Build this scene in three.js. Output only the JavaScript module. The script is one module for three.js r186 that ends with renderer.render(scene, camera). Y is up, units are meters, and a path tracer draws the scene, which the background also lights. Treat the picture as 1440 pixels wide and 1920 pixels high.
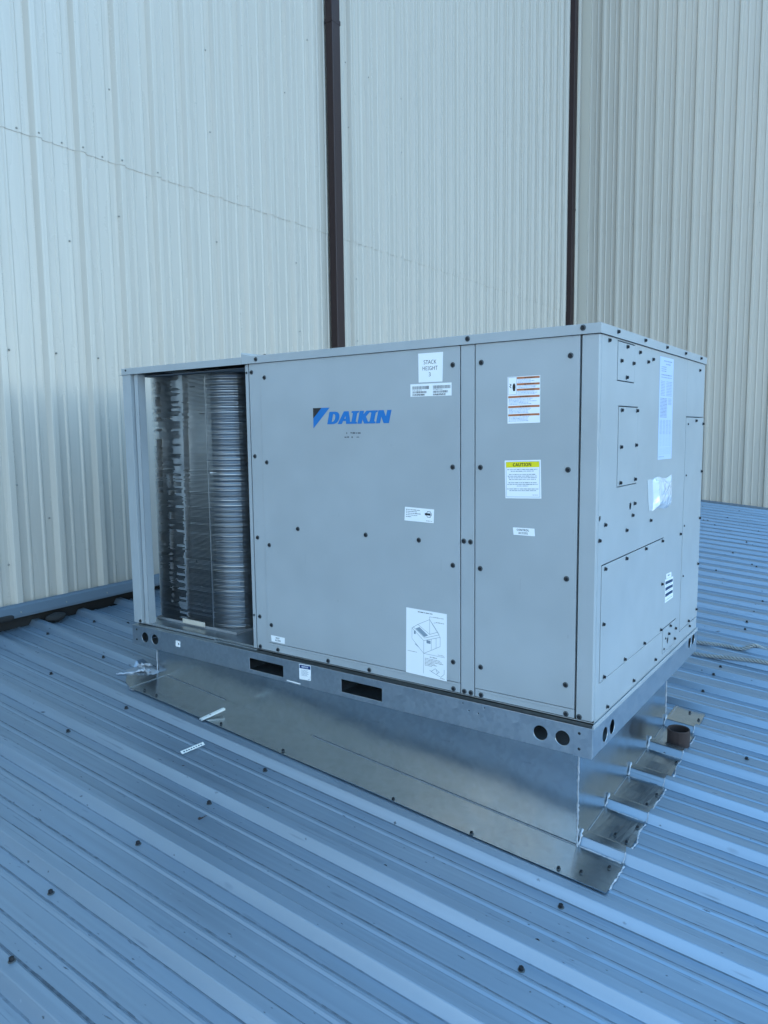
import * as THREE from 'three';
import { RoundedBoxGeometry } from 'three/addons/geometries/RoundedBoxGeometry.js';
import { mergeGeometries } from 'three/addons/utils/BufferGeometryUtils.js';
import { FontLoader } from 'three/addons/loaders/FontLoader.js';
import { TextGeometry } from 'three/addons/geometries/TextGeometry.js';

// ------------------------------------------------------------ camera, sky, sun, exposure
const scene = new THREE.Scene();
const camera = new THREE.PerspectiveCamera(69.66, 768 / 1024, 0.05, 600);
camera.position.set(0.8173, 0.9803, 2.3409);
camera.rotation.order = 'YXZ';
camera.rotation.set(THREE.MathUtils.degToRad(-6.2), THREE.MathUtils.degToRad(35.4415), THREE.MathUtils.degToRad(-0.6715));
const renderer = new THREE.WebGLRenderer({ antialias: true });
renderer.toneMapping = THREE.LinearToneMapping;
renderer.toneMappingExposure = 2.35;
renderer.shadowMap.enabled = true;

const SUN = new THREE.Vector3(0.35, 0.5, -0.93).normalize();
{ // clear blue sky: deep overhead, paler near the horizon, brighter round the (hidden) sun
  const W = 512, H = 256, d = new Float32Array(W * H * 4), v = new THREE.Vector3();
  for (let j = 0; j < H; j++) for (let i = 0; i < W; i++) {
    const th = (j + 0.5) / H * Math.PI - Math.PI / 2, ph = ((i + 0.5) / W - 0.5) * 2 * Math.PI;
    v.set(Math.cos(th) * Math.cos(ph), Math.sin(th), Math.cos(th) * Math.sin(ph));
    const up = Math.max(v.y, 0), q = v.dot(SUN), c = Math.max(q, 0), t = 1 - Math.exp(-up * 6.0), f = 1.3 - 0.75 * up;
    const g = 1.0 + 0.13 * q + 0.9 * Math.pow(c, 6), a = 0.4 * Math.pow(c, 24), o = (j * W + i) * 4;
    if (v.y >= 0) {
      d[o] = g * (2.1 * (1 - t) + 0.25 * f * t) + a; d[o + 1] = g * (2.3 * (1 - t) + 0.62 * f * t) + a * 0.9; d[o + 2] = g * (2.05 * (1 - t) + 1.12 * f * t) + a * 0.8;
    } else { d[o] = 0.3; d[o + 1] = 0.33; d[o + 2] = 0.36; }
    d[o + 3] = 1;
  }
  const sky = new THREE.DataTexture(d, W, H, THREE.RGBAFormat, THREE.FloatType);
  sky.mapping = THREE.EquirectangularReflectionMapping; sky.magFilter = THREE.LinearFilter; sky.minFilter = THREE.LinearFilter; sky.needsUpdate = true;
  scene.background = sky; scene.environment = sky;
}
const sun = new THREE.DirectionalLight(new THREE.Color(1, 0.95, 0.86), 3);
sun.position.copy(SUN).multiplyScalar(40); sun.castShadow = true;
Object.assign(sun.shadow.camera, { left: -25, right: 25, top: 25, bottom: -25, near: 1, far: 90 });
scene.add(sun);

// ------------------------------------------------------------ helpers
let seed = 12345;
const rnd = () => { seed = (seed * 1664525 + 1013904223) >>> 0; return seed / 4294967296; };
const reseed = (s) => { seed = s >>> 0; };
const hash = (x, y) => { let h = (x * 374761393 + y * 668265263) | 0; h = Math.imul(h ^ (h >>> 13), 1274126177); return ((h ^ (h >>> 16)) >>> 0) / 4294967296; };
function vnoise(x, y, px, py) { // value noise that repeats after px, py cells
  const xi = Math.floor(x), yi = Math.floor(y), fx = x - xi, fy = y - yi, sx = fx * fx * (3 - 2 * fx), sy = fy * fy * (3 - 2 * fy);
  const w = (a, n) => ((a % n) + n) % n, x0 = w(xi, px), x1 = w(xi + 1, px), y0 = w(yi, py), y1 = w(yi + 1, py);
  return (hash(x0, y0) * (1 - sx) + hash(x1, y0) * sx) * (1 - sy) + (hash(x0, y1) * (1 - sx) + hash(x1, y1) * sx) * sy;
}
function dataTex(W, H, fn, srgb) { // fn(u, v) -> [r, g, b] 0..1
  const d = new Uint8Array(W * H * 4);
  for (let j = 0; j < H; j++) for (let i = 0; i < W; i++) {
    const c = fn((i + 0.5) / W, (j + 0.5) / H), o = (j * W + i) * 4;
    for (let k = 0; k < 3; k++) d[o + k] = Math.max(0, Math.min(255, Math.floor(c[k] * 255 + hash(i * 3 + 1, j * 5 + 2))));
    d[o + 3] = 255;
  }
  const t = new THREE.DataTexture(d, W, H, THREE.RGBAFormat);
  t.wrapS = t.wrapT = THREE.RepeatWrapping; t.magFilter = THREE.LinearFilter; t.minFilter = THREE.LinearMipmapLinearFilter; t.generateMipmaps = true;
  if (srgb) t.colorSpace = THREE.SRGBColorSpace;
  t.needsUpdate = true; return t;
}
const grey = (x) => [x, x, x];
function rep(t, x, y) { const c = t.clone(); c.repeat.set(x, y); c.needsUpdate = true; return c; }
const lin = (r, g, b) => new THREE.Color().setRGB(r, g, b);
const names = {};
function numbered(n) { const k = names[n] = (names[n] ?? -1) + 1; return k ? `${n}_${String(k).padStart(3, '0')}` : n; }
function tag(o, label, category, group, kind) { Object.assign(o.userData, { label, category }); if (group) o.userData.group = group; if (kind) o.userData.kind = kind; return o; }
function thing(name, p, label, category, group) { const g = new THREE.Group(); g.name = numbered(name); g.position.set(...p); g.userData.origin = p; scene.add(g); return tag(g, label, category, group); }
const shade = (m) => { m.castShadow = m.receiveShadow = true; return m; };
// geometry is written in world metres; part() shifts it to the frame of its top-level thing
const originOf = (o) => { while (o.parent && o.parent !== scene) o = o.parent; return o.userData.orig ?? [o.position.x, o.position.y, o.position.z]; };
function part(name, geo, mat, parent) {
  const p = originOf(parent); geo.translate(-p[0], -p[1], -p[2]);
  const m = shade(new THREE.Mesh(geo, mat)); m.name = numbered(name); parent.add(m); return m;
}
function spot(name, geo, mat, parent, at, rot) { // shared geometry placed at a world position
  const p = originOf(parent), m = shade(new THREE.Mesh(geo, mat)); m.name = numbered(name);
  m.position.set(at[0] - p[0], at[1] - p[1], at[2] - p[2]); if (rot) m.rotation.set(...rot); parent.add(m); return m;
}
function metric(geo, off = [0, 0]) { // uv in metres from the dominant direction of every triangle
  const g = geo.index ? geo.toNonIndexed() : geo; if (!g.attributes.normal) g.computeVertexNormals();
  const P = g.attributes.position, n = P.count, uv = new Float32Array(n * 2), a = new THREE.Vector3(), b = new THREE.Vector3(), c = new THREE.Vector3();
  for (let i = 0; i < n; i += 3) {
    a.fromBufferAttribute(P, i); b.fromBufferAttribute(P, i + 1); c.fromBufferAttribute(P, i + 2);
    const N = b.clone().sub(a).cross(c.clone().sub(a)), ax = Math.abs(N.x), ay = Math.abs(N.y), az = Math.abs(N.z);
    [a, b, c].forEach((q, k) => { const [u, v] = ax > ay && ax > az ? [q.z, q.y] : ay > az ? [q.x, q.z] : [q.x, q.y]; uv[(i + k) * 2] = u + off[0]; uv[(i + k) * 2 + 1] = v + off[1]; });
  }
  g.setAttribute('uv', new THREE.BufferAttribute(uv, 2)); return g;
}
function box(x0, x1, y0, y1, z0, z1, r = 0.001) {
  const w = Math.abs(x1 - x0), h = Math.abs(y1 - y0), d = Math.abs(z1 - z0);
  const g = new RoundedBoxGeometry(w, h, d, 1, Math.min(r, w / 2.2, h / 2.2, d / 2.2));
  g.translate((x0 + x1) / 2, (y0 + y1) / 2, (z0 + z1) / 2); return metric(g);
}
const join = (list) => mergeGeometries(list.map((g) => { const q = g.index ? g.toNonIndexed() : g; for (const k of Object.keys(q.attributes)) if (!['position', 'normal', 'uv'].includes(k)) q.deleteAttribute(k); return q; }));
// a sheet plate in the x-y plane with its face at z = 0; holes: ['r', x0, x1, y0, y1] or ['c', x, y, radius]
function plate(pts, thick, bev, holes = []) {
  const b = bev, cx = pts.reduce((s, p) => s + p[0], 0) / pts.length, cy = pts.reduce((s, p) => s + p[1], 0) / pts.length;
  const s = new THREE.Shape(pts.map(([x, y]) => new THREE.Vector2(x - Math.sign(x - cx) * b, y - Math.sign(y - cy) * b)));
  for (const h of holes) {
    const p = new THREE.Path();
    if (h[0] === 'c') p.absarc(h[1], h[2], h[3] + b, 0, Math.PI * 2, true);
    else { p.moveTo(h[1] - b, h[3] - b); p.lineTo(h[1] - b, h[4] + b); p.lineTo(h[2] + b, h[4] + b); p.lineTo(h[2] + b, h[3] - b); p.closePath(); }
    s.holes.push(p);
  }
  const g = new THREE.ExtrudeGeometry(s, { depth: Math.max(thick - 2 * b, 0.0002), bevelEnabled: b > 0, bevelSize: b, bevelThickness: b, bevelSegments: 1, curveSegments: 14 });
  g.translate(0, 0, -(thick - b)); return metric(g);
}
const rect = (x0, x1, y0, y1) => [[x0, y0], [x1, y0], [x1, y1], [x0, y1]];
// the right-hand side of the unit: local x runs from the near corner to the back
const toRight = (g, x) => metric(g.rotateY(Math.PI / 2).translate(x, 0, 0));
function quad(c, mat, name, parent, off = 0) { // a flat sticker through four corners: top left, top right, bottom right, bottom left
  const g = new THREE.BufferGeometry(), [a, b, d, e] = c.map((p) => new THREE.Vector3(...p));
  const n = b.clone().sub(a).cross(e.clone().sub(a)).normalize().multiplyScalar(-1);
  const f = [a, b, d, e].map((p) => p.clone().addScaledVector(n, off)), k = [a, b, d, e].map((p) => p.clone().addScaledVector(n, off - 0.0005));
  const P = [], U = [], uv = [[0, 1], [1, 1], [1, 0], [0, 0]];
  const tri = (q, ...ix) => ix.forEach((i) => { P.push(...q[i].toArray()); U.push(...uv[i]); });
  tri(f, 0, 3, 2); tri(f, 0, 2, 1);
  for (let i = 0; i < 4; i++) { const j = (i + 1) % 4; [[k, i], [f, i], [f, j], [k, i], [f, j], [k, j]].forEach(([q, m]) => { P.push(...q[m].toArray()); U.push(...uv[m]); }); }
  g.setAttribute('position', new THREE.Float32BufferAttribute(P, 3)); g.setAttribute('uv', new THREE.Float32BufferAttribute(U, 2)); g.computeVertexNormals();
  return part(name, g, mat, parent);
}
function bead(pts, r, s, bump = 0.45, seg = 0.008) { // a lumpy tube for sealant and for lit fold lines
  reseed(s);
  const c = new THREE.CatmullRomCurve3(pts.map((p) => new THREE.Vector3(...p)), false, 'catmullrom', 0.15), n = Math.max(6, Math.round(c.getLength() / seg));
  const g = new THREE.TubeGeometry(c, n, r, 6), P = g.attributes.position;
  for (let i = 0; i <= n; i++) {
    const o = c.getPointAt(i / n), f = 0.7 + rnd() * bump * 1.6, dx = (rnd() - 0.5) * r * bump, dy = (rnd() - 0.5) * r * bump, dz = (rnd() - 0.5) * r * bump;
    for (let j = 0; j <= 6; j++) { const k = i * 7 + j, w = f * (0.75 + 0.5 * hash(k % 7 === 6 ? k - 6 : k, s)); P.setXYZ(k, o.x + (P.getX(k) - o.x) * w + dx, o.y + (P.getY(k) - o.y) * w + dy, o.z + (P.getZ(k) - o.z) * w + dz); }
  }
  g.computeVertexNormals(); return metric(g);
}

// ------------------------------------------------------------ materials
const fbm = (u, v, f, k = 1) => 0.5 * vnoise(u * f, v * f * k, f, f * k) + 0.3 * vnoise(u * f * 2, v * f * 2 * k, f * 2, f * 2 * k) + 0.2 * vnoise(u * f * 4, v * f * 4 * k, f * 4, f * 4 * k);
const M = {};
{
  // painted cabinet steel: faint orange peel, handling smudges
  const smudge = dataTex(512, 512, (u, v) => { const n = fbm(u, v, 5), s = vnoise(u * 90, v * 14, 90, 14) > 0.985 ? 0.06 : 0; return grey(0.93 + 0.07 * n - s); }, true);
  const srough = dataTex(256, 256, (u, v) => [1, 0.32 + 0.16 * fbm(u, v, 6), 0]);
  M.paint = new THREE.MeshPhysicalMaterial({ color: lin(0.38, 0.41, 0.425), roughness: 1, map: smudge, roughnessMap: srough });
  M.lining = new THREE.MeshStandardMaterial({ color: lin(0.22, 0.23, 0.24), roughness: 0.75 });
  M.lid = M.paint;
  // galvanised sheet: spangle, dull patches
  const cells = []; reseed(77); for (let i = 0; i < 420; i++) cells.push([rnd(), rnd(), rnd()]);
  const grid = {}; cells.forEach((c) => { const k = Math.floor(c[0] * 16) + ',' + Math.floor(c[1] * 16); (grid[k] ??= []).push(c); });
  const cell = (u, v) => { let best = 9, val = 0; const gi = Math.floor(u * 16), gj = Math.floor(v * 16); for (let a = -2; a <= 2; a++) for (let b = -2; b <= 2; b++) { const k = ((gi + a + 16) % 16) + ',' + ((gj + b + 16) % 16); for (const c of grid[k] ?? []) { let dx = Math.abs(c[0] - u), dy = Math.abs(c[1] - v); dx = Math.min(dx, 1 - dx); dy = Math.min(dy, 1 - dy); const q = dx * dx + dy * dy; if (q < best) { best = q; val = c[2]; } } } return val; };
  const spang = dataTex(256, 256, (u, v) => { const k = vnoise(u * 3, v * 40, 3, 40), z = vnoise(u * 7, v * 7, 7, 7); return grey(0.94 + 0.05 * cell(u, v) - (k > 0.95 && z > 0.62 ? 0.10 : 0)); }, true);
  const spangR = dataTex(256, 256, (u, v) => [1, 0.21 + 0.06 * cell(u, v), 1]);
  M.galv = new THREE.MeshStandardMaterial({ color: lin(0.47, 0.51, 0.53), metalness: 1, roughness: 1, map: rep(spang, 3, 3), roughnessMap: rep(spangR, 1, 1) });
  M.rail = new THREE.MeshStandardMaterial({ color: lin(0.50, 0.55, 0.585), metalness: 0.95, roughness: 1.45, map: rep(spang, 4, 4), roughnessMap: rep(spangR, 4, 4) });
  // painted roofing: scuffs, dirt and rib-foot shade drawn out along the ribs
  // u runs along the ribs (4.88 m), v across four rib pitches: dirt and painted contact shade lie in broken lines at the feet of the ribs, scuffs and specks on the pans
  const flecks = []; reseed(909);
  for (let i = 0; i < 620; i++) flecks.push([rnd(), rnd(), 0.0006 + 0.006 * rnd() * rnd() * rnd(), 0.0016 + 0.0022 * rnd(), (rnd() - 0.5) * 1.6, 0.12 + 0.35 * rnd(), rnd() < 0.16 ? 1 : 0]);
  const RW = 2048, RH = 1024, dirt = new Float32Array(RW * RH);
  for (const [fu, fv, l, w, a, k, pale] of flecks) { const n = Math.ceil(l * RW) + 3, m = Math.ceil(w * RH * 0.6) + 3; for (let dj = -m; dj <= m; dj++) for (let di = -n; di <= n; di++) { const x = di / RW, y = (dj + a * di * 0.5) / RH; if (Math.abs(x) / l + Math.abs(y) / w * 1.7 < 0.75 + 0.5 * hash(di + fu * 999 | 0, dj)) { const q = (((Math.floor(fv * RH) + dj) % RH + RH) % RH) * RW + (((Math.floor(fu * RW) + di) % RW + RW) % RW); dirt[q] = pale ? Math.min(dirt[q], -k * 0.5) : Math.max(dirt[q], k); } } }
  const feet = [[-0.0625, 0.0042, 0.6], [0.0235, 0.0028, 0.32], [-0.1335, 0.0028, 0.48], [-0.235, 0.0028, 0.48], [-0.1075, 0.0016, 0.2], [-0.209, 0.0016, 0.2]].map(([d, w, k]) => [((d / 0.3048) % 1 + 1) % 1, w / 0.3048, k]);  // dark foot lines: contact shade put into the colour, together with dirt
  const soilAndShade = (u, v) => {
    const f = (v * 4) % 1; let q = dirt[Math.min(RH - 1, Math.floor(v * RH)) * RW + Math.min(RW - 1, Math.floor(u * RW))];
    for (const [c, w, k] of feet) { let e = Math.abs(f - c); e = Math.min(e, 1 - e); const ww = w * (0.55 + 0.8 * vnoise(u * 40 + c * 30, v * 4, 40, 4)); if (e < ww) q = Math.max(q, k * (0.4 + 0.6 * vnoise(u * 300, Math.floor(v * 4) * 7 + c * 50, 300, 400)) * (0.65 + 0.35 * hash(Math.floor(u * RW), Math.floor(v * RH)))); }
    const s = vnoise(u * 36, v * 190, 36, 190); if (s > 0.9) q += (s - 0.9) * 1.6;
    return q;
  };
  const roofMap = dataTex(RW, RH, (u, v) => { const n = 0.5 * fbm(u, v, 6, 2) + 0.5 * vnoise(u * 10, v * 130, 10, 130), q = 0.90 + 0.10 * n - soilAndShade(u, v) * 0.85; return [q * 0.985, q, q]; }, true);
  const roofRough = dataTex(1024, 512, (u, v) => [1, 0.36 + 0.14 * fbm(u, v, 8, 2) + Math.max(0, soilAndShade(u, v)) * 0.7, 0.9 - Math.max(0, soilAndShade(u, v))]);
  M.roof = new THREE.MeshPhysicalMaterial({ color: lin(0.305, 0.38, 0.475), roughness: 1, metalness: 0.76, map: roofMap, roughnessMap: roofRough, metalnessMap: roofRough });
  // painted wall sheets
  const wmap = dataTex(512, 512, (u, v) => { const s = 0.6 * vnoise(u * 2, v * 48, 2, 48) + 0.4 * vnoise(u * 5, v * 130, 5, 130), p = vnoise(u * 120, v * 120, 120, 120); return grey(0.945 + 0.028 * s - (p > 0.988 ? 0.1 : 0)); }, true);
  const wrough = dataTex(256, 256, (u, v) => [1, 0.22 + 0.10 * vnoise(u * 2, v * 60, 2, 60), 0]);
  M.wall = new THREE.MeshPhysicalMaterial({ color: lin(0.575, 0.52, 0.445), roughness: 1, map: rep(wmap, 0.4, 0.4), roughnessMap: rep(wrough, 0.5, 0.5) });
  M.trim = new THREE.MeshPhysicalMaterial({ color: lin(0.55, 0.50, 0.42), roughness: 0.45 });
  M.flash = new THREE.MeshPhysicalMaterial({ color: lin(0.13, 0.165, 0.20), roughness: 0.45, metalness: 0.3 });
  M.brown = new THREE.MeshPhysicalMaterial({ color: lin(0.026, 0.009, 0.009), roughness: 0.5, map: wmap });
  M.black = new THREE.MeshStandardMaterial({ color: lin(0.02, 0.02, 0.02), roughness: 0.95 });
  M.core = new THREE.MeshStandardMaterial({ color: lin(0.3, 0.3, 0.28), roughness: 0.9 });
  M.screw = new THREE.MeshStandardMaterial({ vertexColors: true, roughness: 0.5, metalness: 0.35 });
  M.wallScrew = new THREE.MeshStandardMaterial({ color: lin(0.26, 0.25, 0.22), roughness: 0.6 });
  M.sealAndFold = new THREE.MeshStandardMaterial({ color: lin(0.34, 0.37, 0.41), roughness: 0.45, metalness: 0.4 });
  M.rust = new THREE.MeshStandardMaterial({ color: lin(0.035, 0.02, 0.018), roughness: 0.75, map: smudge });
  M.strip = new THREE.MeshStandardMaterial({ color: lin(0.78, 0.78, 0.74), roughness: 0.4, metalness: 0.2 });
  M.rope = new THREE.MeshStandardMaterial({ color: lin(0.30, 0.32, 0.32), roughness: 0.8, map: smudge });
  M.white = new THREE.MeshPhysicalMaterial({ color: lin(0.8, 0.8, 0.8), roughness: 0.35 });
  M.blue = new THREE.MeshPhysicalMaterial({ color: lin(0.003, 0.15, 0.44), roughness: 0.35 });
  M.ink = new THREE.MeshPhysicalMaterial({ color: lin(0.01, 0.01, 0.012), roughness: 0.4 });
  M.ground = new THREE.MeshStandardMaterial({ color: lin(0.16, 0.15, 0.13), roughness: 0.95 });
}
function screwGeo(rw, rh, h) { // washer flange + hex head, axis +z
  const w = new THREE.LatheGeometry([[0.0001, 0.0022], [rw * 0.7, 0.0020], [rw, 0.0010], [rw, -0.0005]].map(([x, y]) => new THREE.Vector2(x, y)), 14);
  const hd = new THREE.LatheGeometry([[0.0001, h - 0.0012], [rh * 0.55, h - 0.0012], [rh * 0.75, h], [rh, h - 0.0008], [rh, 0.0015]].map(([x, y]) => new THREE.Vector2(x, y)), 6);
  const paintV = (g, c) => { const a = new Float32Array(g.attributes.position.count * 3); for (let i = 0; i < a.length; i += 3) a.set(c, i); g.setAttribute('color', new THREE.BufferAttribute(a, 3)); return g; };
  const g = mergeGeometries([paintV(w, [0.075, 0.085, 0.09]), paintV(hd.toNonIndexed() && hd, [0.012, 0.014, 0.018])]); g.rotateX(Math.PI / 2); return g;
}
const SCREW = screwGeo(0.0098, 0.0062, 0.0075), SCREWR = screwGeo(0.0078, 0.0056, 0.0085), SCREWS = screwGeo(0.0055, 0.004, 0.004), SCREWROOF = screwGeo(0.0105, 0.0072, 0.011), SCREWWALL = screwGeo(0.0062, 0.0045, 0.006);
const DOT = new THREE.CircleGeometry(0.005, 12);

// ------------------------------------------------------------ the roof
const RIBH = 0.031, PITCH = 0.3048;
const ribZ = (k, x) => 0.2741 - 0.0188 * x - PITCH * k;          // front top edge of rib k
const panY = (x, z) => -0.4613 - 0.0905 * x - 0.0049 * z;
const PROF = [[0.0205, 0], [0.0015, 0.95], [-0.002, 1], [-0.037, 1], [-0.0405, 0.95], [-0.0595, 0], [-0.109, 0], [-0.117, 0.11], [-0.125, 0.11], [-0.131, 0], [-0.2105, 0], [-0.2185, 0.11], [-0.2265, 0.11], [-0.2325, 0]];
function roofY(x, z) { // height of the sheet itself
  let d = ((z - ribZ(0, x)) % PITCH + PITCH) % PITCH - PITCH; if (d < -PITCH + 0.0205) d += PITCH;
  const p = [...PROF, [-PITCH + 0.0205, 0]];
  for (let i = 0; i < p.length - 1; i++) if (d <= p[i][0] && d >= p[i + 1][0]) { const t = (p[i][0] - d) / (p[i][0] - p[i + 1][0] || 1); return panY(x, z) + RIBH * (p[i][1] * (1 - t) + p[i + 1][1] * t); }
  return panY(x, z);
}
function sweep(prof, stations, place, flipN) { // prof: list of points per station -> flat-shaded strip mesh with uv = (along, across)
  const P = [], U = [];
  let acc = [0]; for (let i = 1; i < prof.length; i++) acc.push(acc[i - 1] + Math.hypot(prof[i][0] - prof[i - 1][0], (prof[i][1] - prof[i - 1][1]) * 0.03));
  for (let s = 0; s < stations.length - 1; s++) for (let i = 0; i < prof.length - 1; i++) {
    const q = [place(s, i), place(s + 1, i), place(s + 1, i + 1), place(s, i + 1)], t = [[s, i], [s + 1, i], [s + 1, i + 1], [s, i + 1]];
    const order = flipN ? [0, 2, 1, 0, 3, 2] : [0, 1, 2, 0, 2, 3];
    for (const k of order) { P.push(...q[k]); U.push(...(prof.uv ? prof.uv(stations[t[k][0]], t[k][1]) : [stations[t[k][0]], acc[t[k][1]] + (prof.v0 ?? 0)])); }
  }
  const g = new THREE.BufferGeometry(); g.setAttribute('position', new THREE.Float32BufferAttribute(P, 3)); g.setAttribute('uv', new THREE.Float32BufferAttribute(U, 2)); g.computeVertexNormals(); return g;
}
const wallLx = (z) => -3.4674 + 0.058 * z;                        // plane of the left wall's pans
const wallRz = (x) => -10.46 - 0.02 * (x + 1.4);
const roof = new THREE.Group(); roof.name = 'roof'; roof.userData.kind = 'structure'; scene.add(roof); tag(roof, 'blue grey ribbed sheet metal roof that the unit stands on', 'roof', null, 'structure');
for (let p = -10; p <= 11; p++) {
  const prof = []; for (let r = 0; r < 3; r++) for (const [dz, h] of PROF) prof.push([dz - PITCH * r, h, p * 3 + r]);
  prof.push([-PITCH * 3 + 0.0205 - 0.012, 0.0, p * 3 + 2]);
  const uo = hash(p + 40, 3); prof.uv = (x, i) => [x / 4.8768 + uo, (prof[i][0] - PITCH * 3 * p) / (PITCH * 4)];
  const zc = ribZ(p * 3, -3.4), st = [wallLx(zc) + 0.005, -2.46, -2.42, -0.075, -0.07, 1.4, 4, 9];
  const lift = 0.0;
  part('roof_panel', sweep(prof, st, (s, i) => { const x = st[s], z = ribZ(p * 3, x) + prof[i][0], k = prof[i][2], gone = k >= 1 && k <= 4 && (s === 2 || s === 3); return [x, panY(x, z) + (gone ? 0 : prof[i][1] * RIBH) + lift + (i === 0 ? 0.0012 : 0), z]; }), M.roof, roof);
}
{ // deck under the sheets, and the ground far below
  const g = new THREE.BufferGeometry(), c = [[-4.6, -10.8], [9, -10.8], [9, 9.6], [-4.6, 9.6]], v = [];
  const top = c.map(([x, z]) => [x, panY(x, z) - 0.02, z]), bot = c.map(([x, z]) => [x, panY(x, z) - 0.3, z]), q = (a, b, d, e) => v.push(...a, ...b, ...d, ...a, ...d, ...e);
  q(top[0], top[3], top[2], top[1]); q(bot[0], bot[1], bot[2], bot[3]); for (let i = 0; i < 4; i++) { const j = (i + 1) % 4; q(top[i], top[j], bot[j], bot[i]); }
  g.setAttribute('position', new THREE.Float32BufferAttribute(v, 3)); g.computeVertexNormals();
  const dk = part('roof_deck', metric(g), M.core, roof);
  const gr = shade(new THREE.Mesh(new THREE.PlaneGeometry(900, 900).rotateX(-Math.PI / 2).translate(0, -7, 0), M.ground)); gr.name = 'ground'; gr.userData.kind = 'structure'; scene.add(gr);
}
for (const [x, z] of [[-0.977, 1.479], [-1.176, 1.258], [-1.181, 0.951], [-0.482, 0.533], [0.028, 0.327], [0.037, 0.524], [0.04, 0.635], [-1.201, 0.342], [-1.0, 0.536], [-1.189, 0.641], [-2.066, 0.362], [-1.511, 0.547], [-2.05, 0.662], [-2.019, 0.558], [-3.219, 0.067], [-3.232, -0.243], [-2.669, 0.372], [-2.529, 0.565], [-2.684, 0.063], [-3.067, -0.367], [-0.027, -1.829], [0.305, -1.135], [-0.059, -2.455], [-0.033, -2.319], [-0.036, -2.144], [-0.101, -4.345], [-0.087, -4.248], [-0.099, -4.043], [-0.073, -3.732], [-0.064, -3.382], [-0.057, -3.278], [-1.223, -9.798], [-1.208, -8.85], [-1.744, -9.795], [-1.4, -8.518], [-1.399, -8.254], [-1.198, -7.962], [-0.681, -7.953], [-0.663, -7.021], [-0.647, -6.114], [-0.408, -5.779], [-0.332, -5.538], [-0.625, -5.17]])
  spot('screw', SCREWROOF, M.screw, roof, [x, roofY(x, z), z], [-Math.PI / 2 + 0.1, 0, 0.05]);

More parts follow.
